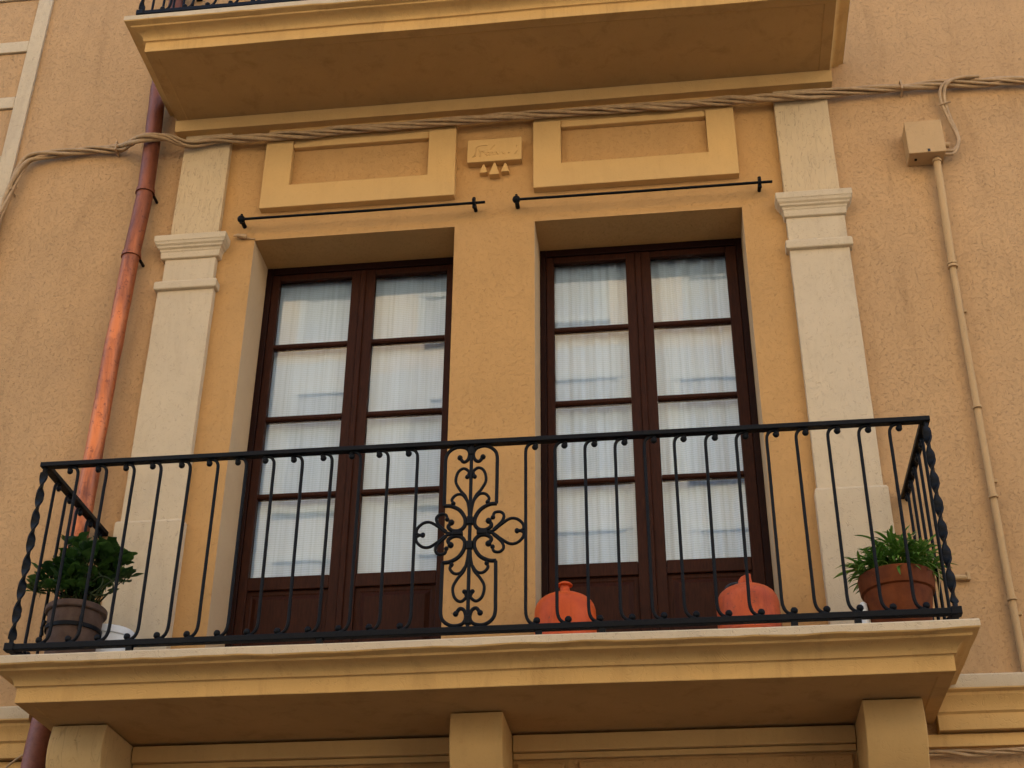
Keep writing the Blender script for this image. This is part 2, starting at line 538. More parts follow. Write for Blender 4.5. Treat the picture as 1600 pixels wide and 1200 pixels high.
pilaster((-.002, .328), (.020, .310), (-.022, .345), 'cream pilaster beside the copper downpipe')
pilaster((3.565, 3.886), (3.572, 3.878), (3.550, 3.905), 'cream pilaster beside the painted junction box')

# framed plaster panels over the doors
def panel(x0, x1, i0, i1, zb, zib, zit, label):
    y, zt_ = -.048, 3.535
    P = [(x0, zb), (x1, zb), (x1, zt_), (i1, zt_), (i1, zib), (i0, zib), (i0, zt_), (x0, zt_)]
    vs = [(x, y, z) for x, z in P] + [(x, 0.0, z) for x, z in P]
    fs = [(0, 1, 4, 5), (0, 5, 6, 7), (1, 2, 3, 4)] + [(i, (i + 1) % 8, 8 + (i + 1) % 8, 8 + i) for i in range(8)]
    o = MB().add(vs, fs).build('wall_panel', M_trim, bld, bevel=.004)
    o['label'] = label
    wavybox(MB(), x0 + .004, x1 - .004, -.036, 0, 3.537, 3.66, .001).build('top_rail', M_trim, o, bevel=.003)
    MB().box(i0 + .001, i1 - .001, -.040, 0, zit, 3.5355).build('inner_bead', M_trim, o, bevel=.006)
    MB().box(i0 + .001, i1 - .001, -.006, 0, zib + .001, zit - .001).build('field', M_bay, o)
panel(.540, 1.700, .707, 1.536, 3.034, 3.197, 3.484, 'framed plaster panel above the door near the copper downpipe')
panel(2.160, 3.335, 2.323, 3.172, 3.043, 3.214, 3.490, 'framed plaster panel above the door with pleated curtains')

# plaque with worn raised script and three drops
pq = wavybox(MB(), 1.770, 2.092, -.050, 0, 3.262, 3.430, .001).build('plaque', M_trim, bld, bevel=.004)
def stroke(pts, r=.0036):
    P = [(1.770 + .322 * u, -.0505, 3.262 + .168 * v) for u, v in pts]
    MB().tube(spline(P, 5), r, 6).build('raised_stroke', M_trim, pq)
stroke([(.10, .22), (.13, .28), (.155, .42), (.16, .62), (.20, .70), (.28, .72), (.37, .72)])
stroke([(.13, .30), (.17, .26)])
stroke([(.22, .55), (.235, .40), (.24, .22)])
stroke([(.24, .40), (.28, .47), (.315, .40)])
stroke([(.335, .30), (.37, .40), (.41, .39), (.39, .28), (.35, .25)])
stroke([(.42, .24), (.44, .36), (.47, .40), (.49, .32), (.50, .26)])
stroke([(.50, .30), (.53, .40), (.56, .34), (.57, .26)])
stroke([(.43, .52), (.46, .62), (.50, .70)])
stroke([(.64, .38), (.67, .30), (.69, .34)])
stroke([(.75, .31), (.775, .33)], .005)
stroke([(.87, .24), (.90, .32), (.92, .40)])
stroke([(.905, .58), (.915, .61)], .005)
for cx, w, zt_, zb_, y in ((1.866, .0235, 3.259, 3.192, -.036), (1.931, .031, 3.2605, 3.166, -.046), (1.993, .0245, 3.259, 3.190, -.036)):
    w2 = .010
    vs = [(cx - w2 / 2, y * .75, zt_), (cx + w2 / 2, y * .75, zt_), (cx + w2 / 2, 0, zt_), (cx - w2 / 2, 0, zt_),
          (cx - w, y, zb_), (cx + w, y, zb_), (cx + w, 0, zb_), (cx - w, 0, zb_)]
    MB().add(vs, [(0, 1, 2, 3), (4, 7, 6, 5), (0, 4, 5, 1), (1, 5, 6, 2), (3, 7, 4, 0)]).build('drop', M_trim, pq, bevel=.003)

# ------------------------------------------------------------------ balcony slabs
def slab(name, xl, xr, F, z, label, wob):
    """z = underside. A moulded slab: fascia, cove, fillet, nosing, returned along both sides"""
    prof = [(-.066, z + .004), (-.060, z), (0.0, z), (.002, z + .003), (.002, z + .066), (.005, z + .070), (.014, z + .072), (.016, z + .078)]
    for k in range(1, 7):
        a = k / 6 * PI / 2
        prof.append((.016 + .062 * (1 - math.cos(a)), z + .078 + .040 * math.sin(a)))
    prof += [(.084, z + .120), (.086, z + .130), (.096, z + .133), (.118, z + .137), (.122, z + .143), (.122, z + .172), (.118, z + .178), (-.6, z + .178)]
    N = 60
    def outline(o):
        k = 0.85 if o > 0 else 1.0
        if o < -.3:
            o_, k = -.25, 1.0
        else:
            o_ = o
        x0, x1, y = xl - o_ * k, xr + o_ * k, -(F + o_)
        pts = [(x0, 0.0)] + [(x0, y * j / 10) for j in range(1, 10)]
        pts += [(x0 + (x1 - x0) * j / N, y) for j in range(N + 1)]
        pts += [(x1, y * (10 - j) / 10) for j in range(1, 10)] + [(x1, 0.0)]
        return pts
    vs, fs = [], []
    m = len(outline(0))
    for ri, (o, zz) in enumerate(prof):
        for i, (x, y) in enumerate(outline(o)):
            dz = wob * 1.6 * nz(x, y, 1.0 + .0 * zz, 1.1)
            if 0.09 < o < .13 and zz < z + .15:
                dz += .0070 * nz(x * 1.0, y, 4.0, 5.5) + .004 * max(0, nz(x, y, 2.0, 17))         # hand-worked lower lip of the nosing
            dy = wob * nz(x, 7.0, zz * 3, 2.2) if y < -.01 else 0
            vs.append((x, y + dy, zz + dz))
    for r in range(len(prof) - 1):
        for i in range(m - 1):
            fs.append((r * m + i, r * m + i + 1, (r + 1) * m + i + 1, (r + 1) * m + i))
    mb = MB()
    mb.add(vs, fs)
    # soffit and floor
    b = len(mb.v)
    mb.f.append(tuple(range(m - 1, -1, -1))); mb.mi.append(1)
    e = (len(prof) - 1) * m
    mb.f.append(tuple(e + i for i in range(m))); mb.mi.append(0)
    me = mb.mesh(name, 28)
    for p in me.polygons:                      # the flat underside takes a darker plaster colour
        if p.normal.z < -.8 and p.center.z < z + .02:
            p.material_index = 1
        elif p.center.z > z + .1375 and p.normal.z > -.5:
            p.material_index = 2
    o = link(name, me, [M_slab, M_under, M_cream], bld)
    o['label'] = label
    return o
LZ, UZ = -.148, 3.712
slab('balcony_slab', -.060, 3.962, .70, LZ, 'moulded balcony slab under the black railing with the pots and gas bottles', .003)
slab('balcony_slab.001', -.022, 3.905, .70, UZ, 'moulded balcony slab overhead at the top of the picture', .003)
# bed mould where the upper slab meets the wall
MB().prism([(0, 3.640), (-.088, 3.640), (-.092, 3.648), (-.100, 3.704), (-.106, 3.712), (0, 3.712)], 'x', -.035, 3.915).build('bed_moulding', M_trim, bld, smooth=30)

# corbels under the lower slab
cprof = [(0, -.150), (-.378, -.150), (-.386, -.185), (-.394, -.22), (-.398, -.26), (-.395, -.30), (-.385, -.335), (-.365, -.375), (-.335, -.42),
         (-.29, -.475), (-.24, -.53), (-.19, -.60), (-.15, -.68), (-.12, -.76), (-.10, -.80), (0, -.80)]
for i, (x0, x1, lb) in enumerate(((-.018, .240, 'cracked cream corbel beside the downpipe'), (1.822, 2.056, 'cream corbel in the middle under the slab'), (3.612, 3.866, 'cream corbel beside the string course'))):
    o = MB().prism(cprof, 'x', x0, x1).build('corbel', M_crack if i == 0 else M_trim, bld, smooth=30, bevel=.004)
    o['label'] = lb

# string course left and right of the balcony, and the frieze under it
sprof = [(0, -.195), (-.060, -.195), (-.062, -.190), (-.062, -.125), (-.068, -.120), (-.074, -.116), (-.078, -.095), (-.088, -.072), (-.104, -.052), (-.106, -.040),
         (-.118, -.036), (-.128, -.032), (-.130, -.026), (-.130, .030), (-.126, .036), (0, .052)]
def strcourse(x0, x1, label):
    n = max(2, int(abs(x1 - x0) / .15))
    vs, fs = [], []
    m = len(sprof)
    for k in range(n + 1):
        x = x0 + (x1 - x0) * k / n
        for (y, z) in sprof:
            vs.append((x, y + (.003 * nz(x, y, z, 3) if y < -.01 else 0), z + .003 * nz(x, 2, z, 3)))
    for k in range(n):
        for i in range(m):
            fs.append((k * m + i, k * m + (i + 1) % m, (k + 1) * m + (i + 1) % m, (k + 1) * m + i))
    fs += [tuple(range(m)), tuple(n * m + i for i in range(m - 1, -1, -1))]
    o = MB().add(vs, fs).build('string_course', [M_slab, M_cream], bld, smooth=28)
    for p in o.data.polygons:
        if p.center.z > -.028:
            p.material_index = 1
    o['label'] = label
strcourse(-6.0, -.262, 'cream string course left of the balcony')
strcourse(3.975, 9.0, 'cream string course right of the balcony')
MB().box(3.88, 9.0, -.030, 0, -.262, -.2055).build('frieze_board', M_slab, bld, bevel=.003)
MB().box(-6.0, -.262, -.030, 0, -.262, -.2055).build('frieze_board', M_slab, bld, bevel=.003)
for x0, x1 in ((.245, 1.818), (2.060, 3.608)):
    MB().box(x0, x1, -.050, 0, -.232, -.1555).build('frieze_board', M_trim, bld, bevel=.004)
    MB().box(x0, x1, -.026, 0, -.262, -.2345).build('frieze_bead', M_trim, bld, bevel=.004)
for x0, x1 in ((.262, 1.500), (1.560, 1.800), (2.075, 2.295), (2.360, 3.59)):
    MB().box(x0, x1, -.018, 0, -1.10, -.275).build('lower_panel', M_bay, bld, bevel=.012, seg=3)
# ground floor shutter below, out of the picture
MB().box(.55, 3.3, -.02, 0, GZ + .02, -1.25).build('shop_shutter', M_wood, bld, bevel=.01)

# quoin work at the far left: raised cream bands round recessed stucco blocks
MB().box(-1.170, -1.072, -.022, 0, .06, 9.4).build('quoin_band', M_cream, bld, bevel=.004)
for k in range(-4, 8):
    z = 4.497 + .487 * k
    if z < .2:
        z += 0
    if -3.6 < z < 9:
        MB().box(-3.0, -1.1705, -.022, 0, z, z + .092).build('quoin_band', M_cream, bld, bevel=.004)
        MB().box(-3.0, -1.176, -.008, 0, z + .098, z + .481).build('quoin_block', M_wall, bld, bevel=.004)

# ------------------------------------------------------------------ balcony doors
def balcony_door(x0, x1, gl, gr, label, llabels):
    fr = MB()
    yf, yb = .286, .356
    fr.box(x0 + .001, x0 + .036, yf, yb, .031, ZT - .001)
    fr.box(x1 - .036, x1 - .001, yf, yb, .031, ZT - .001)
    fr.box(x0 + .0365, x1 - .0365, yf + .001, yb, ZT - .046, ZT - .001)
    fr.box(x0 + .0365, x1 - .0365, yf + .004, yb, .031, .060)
    f = fr.build('door_frame', M_wood_shade, bld, weld=False, bevel=.003)
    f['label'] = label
    mid = (gl[1] + gr[0]) / 2
    rows = ((2.305, 2.748), (1.823, 2.267), (1.337, 1.785), (.840, 1.301))
    for (g0, g1), side in ((gl, 0), (gr, 1)):
        a, b = ((x0 + .037, mid - .002) if side == 0 else (mid + .002, x1 - .037))
        lf = MB()
        y0, y1 = .296, .338
        lf.box(a, g0, y0, y1, .062, ZT - .048)
        lf.box(g1, b, y0, y1, .062, ZT - .048)
        lf.box(g0 + .0004, g1 - .0004, y0 + .001, y1, 2.748, ZT - .048)
        lf.box(g0 + .0004, g1 - .0004, y0 + .001, y1, .765, .840)
        lf.box(g0 + .0004, g1 - .0004, y0 + .001, y1, .062, .180)
        o = lf.build('door_leaf', M_wood, bld, weld=False, bevel=.004)
        o['label'] = llabels[side]
        # raised and fielded lower panel
        pn = MB()
        def R(i, y):
            return [(g0 + i, y, .18 + i), (g1 - i, y, .18 + i), (g1 - i, y, .765 - i), (g0 + i, y, .765 - i)]
        loops = [R(-.002, y1 - .002), R(-.002, y0 + .018), R(.022, y0 + .016), R(.03, y0 + .020), R(.055, y0 + .006)]
        vs = [p for L in loops for p in L]
        fs = [(i * 4 + k, i * 4 + (k + 1) % 4, i * 4 + 4 + (k + 1) % 4, i * 4 + 4 + k) for i in range(4) for k in range(4)]
        fs += [(3, 2, 1, 0), (16, 17, 18, 19)]
        pn.add(vs, fs).build('door_panel', M_wood, o, bevel=.002)
        for (z0, z1), (zu0, zu1) in zip(rows[1:], rows[:-1]):
            MB().prism([(.305, z1 + .004), (.298, z1 + .012), (.298, zu0 - .012), (.305, zu0 - .004), (.334, zu0), (.334, z1)], 'x', g0 + .0006, g1 - .0006).build('muntin', M_wood, o)
        for z0, z1 in rows:
            gp = MB().box(-(g1 - g0) / 2 - .004, (g1 - g0) / 2 + .004, -.002, .002, -(z1 - z0) / 2 - .004, (z1 - z0) / 2 + .004).build('pane', M_glass, o)
            gp.location = ((g0 + g1) / 2, .318, (z0 + z1) / 2)
            gp.rotation_euler = (math.radians((rnd() - .5) * .7), 0, math.radians((rnd() - .5) * .9))
        if side == 0:
            MB().prism([(mid - .020, y0 - .001), (mid - .014, y0 - .013), (mid + .014, y0 - .013), (mid + .020, y0 - .001)], 'z', .075, ZT - .060).build('cover_strip', M_wood, o, bevel=.003)
balcony_door(OX[0], OX[1], (.605, 1.042), (1.184, 1.611), 'dark brown frame of the door near the copper downpipe',
             ('dark brown glazed leaf next to the plain reveal', 'dark brown glazed leaf next to the middle pier'))
balcony_door(OX[2], OX[3], (2.243, 2.661), (2.805, 3.236), 'dark brown frame of the door behind the gas bottles',
             ('dark brown glazed leaf behind the brighter orange bottle', 'dark brown glazed leaf behind the faded orange bottle'))

def curtain(x0, x1, amp, freq, ph, label):
    mb = MB()
    nx, nzz = 90, 14
    vs, fs = [], []
    for i in range(nx + 1):
        for j in range(nzz + 1):
            x = x0 + (x1 - x0) * i / nx
            z = .55 + 2.26 * j / nzz
            w = math.sin(x * freq + ph + 1.6 * nz(x, 0, z * .25, 3)) + .5 * math.sin(x * freq * 2.3 + 2 * ph + nz(x, 1, z * .3, 4))
            y = .364 + amp * (1.3 + w) * (1.0 + .25 * nz(x, 5, z, 1.5))
            vs.append((x, y, z))
    for i in range(nx):
        for j in range(nzz):
            a = i * (nzz + 1) + j
            fs.append((a, a + nzz + 1, a + nzz + 2, a + 1))
    mb.add(vs, fs)
    me = mb.mesh('curtain', 180)
    o = link('curtain', me, M_curtain)
    md = o.modifiers.new('thick', 'SOLIDIFY')
    md.thickness = .0015
    md.offset = 1
    tag(o, label, 'curtain', 'white curtains behind the door glass')
curtain(.575, 1.095, .0022, 26, .3, 'white nearly flat curtain behind the leftmost column of panes')
curtain(1.130, 1.655, .0028, 30, 1.2, 'white faintly ribbed curtain in the panes next to the plain middle pier, left door')
curtain(2.200, 2.705, .0045, 62, 2.1, 'white closely pleated curtain behind the left leaf of the door with gas bottles')
curtain(2.765, 3.285, .0055, 56, .7, 'white deeply pleated curtain behind the rightmost column of panes')

# ------------------------------------------------------------------ iron railings
def railing(dx, dz, xl, xr, label, full=True):
    t = thing('balcony_railing', label, 'railing', 'black wrought iron balcony railings')
    Y = -.775
    Z = lambda z: z + dz
    TOP, BOT = 1.0, .066
    # top rail and bottom rail run round three sides
    def U(z0, z1, w, name):
        mb = MB()
        mb.box(xl - w / 2, xr + w / 2, Y - w / 2, Y + w / 2, Z(z0), Z(z1))
        mb.box(xl - w / 2, xl + w / 2, Y + w / 2 + .0005, -.0005, Z(z0), Z(z1))
        mb.box(xr - w / 2, xr + w / 2, Y + w / 2 + .0005, -.0005, Z(z0), Z(z1))
        mb.build(name, M_iron, t, weld=False, bevel=.003)
    U(.976, TOP, .040, 'top_rail')
    U(BOT, BOT + .028, .034, 'bottom_rail')
    # twisted corner posts
    for x in (xl, xr):
        vs, fs = [], []
        n = 150
        hw, ht = .0185, .0050
        z0, z1 = BOT + .028, .976
        for i in range(n + 1):
            u = i / n
            z = z0 + (z1 - z0) * u
            tw = min(max((u - .04) / .92, 0), 1)
            a = tw * PI * 7 + .5
            k = .55 if u < .03 or u > .97 else 1.0
            for (p, q) in ((-hw * k, -ht), (0, -ht * 1.5), (hw * k, -ht), (hw * k, ht), (0, ht * 1.5), (-hw * k, ht)):
                vs.append((x + p * math.cos(a) - q * math.sin(a), Y + p * math.sin(a) + q * math.cos(a), Z(z)))
        for i in range(n):
            for k in range(6):
                fs.append((i * 6 + k, i * 6 + (k + 1) % 6, i * 6 + 6 + (k + 1) % 6, i * 6 + 6 + k))
        fs += [(5, 4, 3, 2, 1, 0), tuple(n * 6 + k for k in range(6))]
        MB().add(vs, fs).build('twisted_post', M_iron, t, smooth=30)
        MB().box(x - .022, x + .022, Y - .022, Y + .022, Z(BOT - .003), Z(BOT + .032)).build('post_foot', M_iron, t, bevel=.003)
    # S-less C-shaped balusters: scrolled to one side at both ends
    def bal_mesh(sgn, along):
        c = [(-.044, .952), (-.050, .962), (-.047, .970), (-.034, .974), (-.018, .969), (-.006, .955), (0, .930), (0, .85)]
        d = [(0, .22), (0, .160), (-.004, .130), (-.014, .110), (-.030, .0985), (-.044, .0995)]
        path = spline(c, 4)[:-1] if False else None
        P = c + [(0, .55)] + d
        pts = spline([(p[0] * sgn, 0, p[1]) for p in c], 4) + [Vector((0, 0, .55))] + spline([(p[0] * sgn, 0, p[1]) for p in d], 4)
        mb = MB()
        mb.tube(pts, .0077, 8)
        mb.ball((-.043 * sgn, 0, .953), .0155, 8, .8)
        mb.ball((-.047 * sgn, 0, .1125), .0160, 8, .8)
        me = mb.mesh('baluster', 50, weld=False)
        me.materials.append(M_iron)
        return me
    mL, mR = bal_mesh(1, 'x'), bal_mesh(-1, 'x')
    c0 = (xl + xr) / 2
    x_first = xl + .172
    step = .1353
    for i in range(13):
        for me, x in ((mL, x_first + i * step), (mR, xr - .162 - i * step)):
            o = link('baluster', me, None, t)
            o.location = (x, Y, dz)
            o.rotation_euler = (random.uniform(-.003, .003), random.uniform(-.004, .004), random.uniform(-.06, .06))
    for x, ry in ((xl, PI / 2), (xr, PI / 2)):
        for i in range(5):
            o = link('baluster', mR if x == xl else mR, None, t)
            o.location = (x, Y + .130 + i * .137, dz)
            o.rotation_euler = (0, 0, ry)
    # standing feet between bottom rail and slab
    for fx in (xl + .55, xl + 1.4, xl + 2.35, xl + 2.62, xl + 3.42, xr - .40):
        MB().box(fx - .014, fx + .014, Y - .012, Y + .012, Z(.027), Z(BOT)).build('foot', M_iron, t)
    # scrollwork panel in the middle
    cx, cz = c0 + .004, .537
    sp = MB()
    sp.tube([(cx, Y, Z(.094)), (cx, Y, Z(.3)), (cx, Y, Z(.7)), (cx, Y, Z(.978))], .0085, 8)
    panel_o = sp.build('scroll_panel', M_iron, t, smooth=50)
    S = {
        'frame': ([(.053, .379), (.036, .357), (.016, .367), (.009, .402), (.026, .428), (.066, .434), (.102, .415), (.118, .380), (.119, .31), (.119, .241), (.118, .141)], .0085, 0),
        'petal': ([(.120, .139), (.087, .136), (.049, .115), (.025, .078), (.022, .040), (.042, .016), (.073, .013), (.097, .032), (.084, .055)], .0095, -1),
        'heart': ([(.017, .279), (.010, .305), (.034, .324), (.060, .305), (.069, .258), (.050, .217), (.022, .180), (.008, .129), (.003, .075)], .0072, 0),
        'curl': ([(.006, .128), (.014, .156), (.037, .189), (.065, .191), (.084, .169), (.078, .149)], .0072, -1),
        'side_heart': ([(.060, -.001), (.103, .006), (.137, .033), (.178, .060), (.210, .058), (.235, .036), (.241, .012), (.228, .001), (.211, -.002)], .0072, -1),
        'side_curl': ([(.105, .012), (.143, .049), (.152, .079), (.136, .097), (.110, .094), (.103, .071)], .0072, -1),
    }
    for nm, (pts, r, be) in S.items():
        for sx in (1, -1):
            for sz in (1, -1):
                mb = MB()
                P = [(cx + sx * x, Y + random.uniform(-.001, .001), Z(cz + sz * z)) for x, z in pts]
                mb.tube(spline(P, 5), r, 8, True, .9)
                mb.ball(P[0] if be == 0 else P[-1], r * 1.55, 8)
                mb.build({'frame': 'scroll_frame', 'petal': 'petal_scroll', 'heart': 'heart_scroll', 'curl': 'curl', 'side_heart': 'heart_scroll', 'side_curl': 'curl'}[nm], M_iron, panel_o, smooth=50, weld=False)
    for z in (cz + .06, cz - .06, cz + .41, cz - .41):
        MB().box(cx - .014, cx + .014, Y - .012, Y + .012, Z(z - .02), Z(z + .02)).build('collar', M_iron, panel_o, bevel=.004)
    for x in (cx - .055, cx + .055):
        MB().box(x - .024, x + .024, Y - .012, Y + .012, Z(cz - .010), Z(cz + .010)).build('collar', M_iron, panel_o, bevel=.004)
    return t
railing(0, 0, -.093, 3.987, 'black wrought iron railing with scrollwork in front of the two doors')
railing(0, UZ + .178 - .03, -.052, 3.93, 'black wrought iron railing of the upper balcony, only its foot showing')

# ------------------------------------------------------------------ iron rods over the doors
def rod(x0, x1, xf, z, label):
    t = thing('awning_rod', label, 'rod', 'black iron rods over the doors')
    y = -.075
    MB().tube([(x0, y, z), ((x0 + x1) / 2, y - .001, z - .003), (x1, y, z)], .0082, 10).build('bar', M_iron, t, smooth=50)
    b = MB()
    b.ball((x0, y, z), .024, 10)
    b.tube([(x0, y, z), (x0, 0, z)], .013, 10)
    b.tube([(x0, y, z - .03), (x0, y, z + .034)], .008, 8)
    b.build('ball_end', M_iron, t, smooth=50, weld=False)
    e = MB()
    e.tube([(xf - .008, y, z), (xf + .008, y, z)], .026, 12)
    e.tube([(xf, y, z + .036), (xf, y, z - .036)], .010, 8)
    e.tube([(xf, y, z), (xf, 0, z)], .011, 10)
    e.build('flange', M_iron, t, smooth=50, weld=False)
rod(.452, 1.886, 1.822, 2.941, 'thin black iron rod above the door near the copper downpipe')
rod(2.066, 3.510, 3.440, 2.944, 'thin black iron rod above the door behind the gas bottles')

# ------------------------------------------------------------------ copper downpipe
dp = thing('drainpipe', 'copper downpipe running down the wall left of the cream pilaster', 'drainpipe')
pts, rs = [], []
PX = [(9.4, -.175), (4.7, -.172), (4.0, -.190), (3.6, -.170), (3.18, -.158), (2.72, -.176), (2.0, -.190), (1.43, -.192), (.9, -.193), (.3, -.193), (-.10, -.194)]
def pipex(z):
    for (z0, x0), (z1, x1) in zip(PX[:-1], PX[1:]):
        if z1 <= z <= z0:
            return x1 + (x0 - x1) * (z - z1) / (z0 - z1)
    return PX[-1][1]
z = 9.4
while z > -.10:
    pts.append((pipex(z) + .003 * nz(0, 0, z, 2), -.085 + .003 * nz(3, 0, z, 2), z))
    rs.append(.049 * (1 + .08 * nz(8, 1, z, 5)))
    z -= .04
MB().tube(pts, rs, 24).build('pipe', M_copper, dp, smooth=60)
for zc in (5.1, 3.18, 2.715, .62):
    x = pipex(zc)
    c = MB()
    for dz, r in ((0, .0575), (.016, .0555)):
        c.tube([(x, -.085, zc + dz - .007), (x, -.085, zc + dz + .007)], [r, r], 24)
    c.build('joint_ring', M_copper, dp, smooth=40, weld=False)
    MB().tube([(x + .045, -.06, zc - .01), (x + .045, -.0, zc - .01)], .009, 8).build('wall_fixing', M_iron, dp)
MB().tube([(-.194, -.105, -.03), (-.200, -.108, -.16), (-.205, -.110, -.4), (-.205, -.110, -2.2), (-.205, -.110, GZ + .02)], [.058, .060, .060, .060, .060], 24).build('lower_pipe', M_castiron, dp, smooth=50)

# ------------------------------------------------------------------ twisted cable bundle along the facade
def bundle(name, label, path, n, rad, r, pitch, mat=M_cable, cat='cable', par=None):
    t = thing(name, label, cat)
    P = spline(path, 14)
    L = [0]
    for a, b in zip(P[:-1], P[1:]):
        L.append(L[-1] + (b - a).length)
    for k in range(n):
        q = []
        for i, p in enumerate(P):
            tan = (P[min(i + 1, len(P) - 1)] - P[max(0, i - 1)]).normalized()
            u = Vector((0, -1, 0)); v = tan.cross(u).normalized()
            a = 2 * PI * (L[i] / pitch + k / n) + 1.6 * nz(L[i], 0, 0, .9) + .9 * nz(L[i], k * 3.1, 5, 1.6)
            s = rad * (1 + .75 * nz(L[i], k * 5.3, 0, 1.7))
            q.append(p + u * math.cos(a) * s + v * math.sin(a) * s)
        MB().tube(q, r * (1.0 + .22 * ((k * 7) % 3 - 1)), 8).build('strand', mat, t, smooth=60)
    return t
cp = [(-1.20, -.05, 2.2), (-1.105, -.055, 2.75), (-1.058, -.055, 3.126), (-1.038, -.055, 3.271), (-1.000, -.050, 3.480), (-.925, -.045, 3.568), (-.65, -.040, 3.590), (-.40, -.045, 3.580), (-.290, -.120, 3.550), (-.187, -.168, 3.540),
      (-.06, -.130, 3.562), (.075, -.080, 3.535), (.24, -.075, 3.560), (.40, -.075, 3.558), (.62, -.080, 3.552), (1.11, -.080, 3.557), (1.654, -.080, 3.560), (2.152, -.075, 3.572), (2.795, -.080, 3.558), (3.353, -.080, 3.556), (3.72, -.075, 3.562), (3.92, -.060, 3.580), (4.268, -.040, 3.590), (4.52, -.038, 3.596), (4.982, -.038, 3.575), (6.0, -.04, 3.56), (8, -.04, 3.55)]
cb = bundle('cable_bundle', 'thick painted bundle of twisted cables running across the whole facade', cp, 4, .0165, .0115, .78)
for q in ((-.41, 3.585), (-1.03, 3.33), (4.30, 3.592)):
    MB().tube([(q[0], -.005, q[1] + .03), (q[0] + .002, -.065, q[1] + .034), (q[0] + .004, -.072, q[1] - .030), (q[0] + .004, -.004, q[1] - .034)], .006, 6).build('cable_clip', M_cable, cb)
for k, off in enumerate((0, .024)):
    q = [(4.72 + off, -.055 - .01 * k, 3.612), (4.600 + off, -.058 - .008 * k, 3.610), (4.535 + off * .9, -.062 - .008 * k, 3.570), (4.510 + off, -.055, 3.510), (4.513 + off * .8, -.045, 3.440), (4.535 + off * .5, -.040, 3.330),
         (4.560 + off * .3, -.040, 3.215), (4.558 + off * .2, -.045, 3.150), (4.525, -.050, 3.095 - off * .9), (4.465, -.055, 3.092 - off)]
    MB().tube(spline(q, 6), .0095, 8).build('branch_cable', M_cable, cb, smooth=60)
MB().tube([(4.49, -.05, 3.432), (4.56, -.062, 3.440)], .006, 6).build('cable_clip', M_cable, cb)

bundle('cable_bundle.001', 'thin twisted cables tucked under the right hand string course', [(3.86, -.036, -.300), (4.0, -.036, -.288), (4.15, -.040, -.298), (4.35, -.036, -.292), (5, -.036, -.30), (8, -.036, -.29)], 3, .008, .0065, .5)
tw = thing('loose_wire', 'two loose painted wires on the lower wall left of the downpipe', 'wire')
MB().tube(spline([(-1.2, -.03, -.30), (-.60, -.035, -.34), (-.42, -.045, -.285), (-.35, -.070, -.235), (-.28, -.10, -.200), (-.24, -.10, -.185)], 6), .006, 6).build('wire', M_cable, tw)
MB().tube(spline([(-1.2, -.03, -.34), (-.60, -.035, -.37), (-.43, -.045, -.318), (-.36, -.060, -.285), (-.33, -.070, -.26)], 6), .006, 6).build('wire', M_cable, tw)

# ------------------------------------------------------------------ junction box and conduit
jb = thing('junction_box', 'square junction box painted like the wall with cables entering its side', 'junction box')
MB().box(4.270, 4.468, -.105, 0, 3.040, 3.262).build('box_body', M_box, jb, bevel=.004)
MB().box(4.267, 4.471, -.121, -.1055, 3.037, 3.265).build('lid', M_box, jb, bevel=.004)
MB().box(4.370, 4.384, -.1235, -.1215, 3.042, 3.060).build('notch_patch', M_rubber, jb)  # shade of a notch in the lid, drawn as a black patch
MB().tube([(4.31, -.06, 3.0395), (4.31, -.06, 3.034)], .008, 8).build('screw', M_iron, jb)
MB().tube([(4.468, -.06, 3.13), (4.505, -.06, 3.125)], .016, 10).build('cable_gland', M_box, jb, smooth=50)
cd = thing('conduit', 'thin cable conduit painted like the wall running down from the junction box', 'conduit')
MB().tube([(4.424, -.055, 3.037), (4.420, -.045, 2.8), (4.408, -.032, 2.33)], .0210, 14).build('pipe', M_box, cd, smooth=50)
MB().tube([(4.408, -.032, 2.33), (4.403, -.030, 1.78), (4.399, -.030, 1.26), (4.396, -.030, .6), (4.394, -.034, .06)], .0175, 14).build('pipe', M_box, cd, smooth=50)
for zc, x in ((3.020, 4.424), (2.86, 4.421), (2.64, 4.416), (2.335, 4.408), (2.315, 4.408), (1.45, 4.400), (.95, 4.397), (.42, 4.395)):
    wide = zc in (2.335, 2.315, 3.020)
    MB().tube([(x, -.038 if zc < 3 else -.055, zc - .007), (x, -.038 if zc < 3 else -.055, zc + .007)], .0265 if wide else .0225, 14).build('collar' if wide else 'joint', M_box, cd, smooth=40)
for zc, x in ((1.05, 4.397), (.36, 4.395), (2.05, 4.405)):
    MB().box(x + .012, x + .040, -.012, 0, zc - .009, zc + .009).build('saddle_clip', M_box, cd, bevel=.003)

# small fixings left in the wall
t = thing('wall_stub', 'short painted pipe stub on the wall right of the twisted corner post', 'pipe stub')
MB().tube([(4.115, -.016, .548), (4.212, -.016, .545)], .014, 10).build('stub', M_box, t, smooth=50)
MB().box(4.212, 4.228, -.03, 0, .530, .572).build('clip', M_box, t, bevel=.003)
t = thing('rope_anchor', 'frayed painted rope end beside the capital of the left pilaster', 'rope')
MB().tube(spline([(.400, -.02, 2.868), (.428, -.024, 2.862), (.455, -.022, 2.858), (.475, -.016, 2.853)], 5), [.006] * 4 + [.012] * 6 + [.014] * 6, 8).build('rope_end', M_cable, t, smooth=60)
MB().tube(spline([(.475, -.016, 2.853), (.50, -.008, 2.846), (.525, -.004, 2.845)], 4), .004, 6).build('strand', M_cable, t)

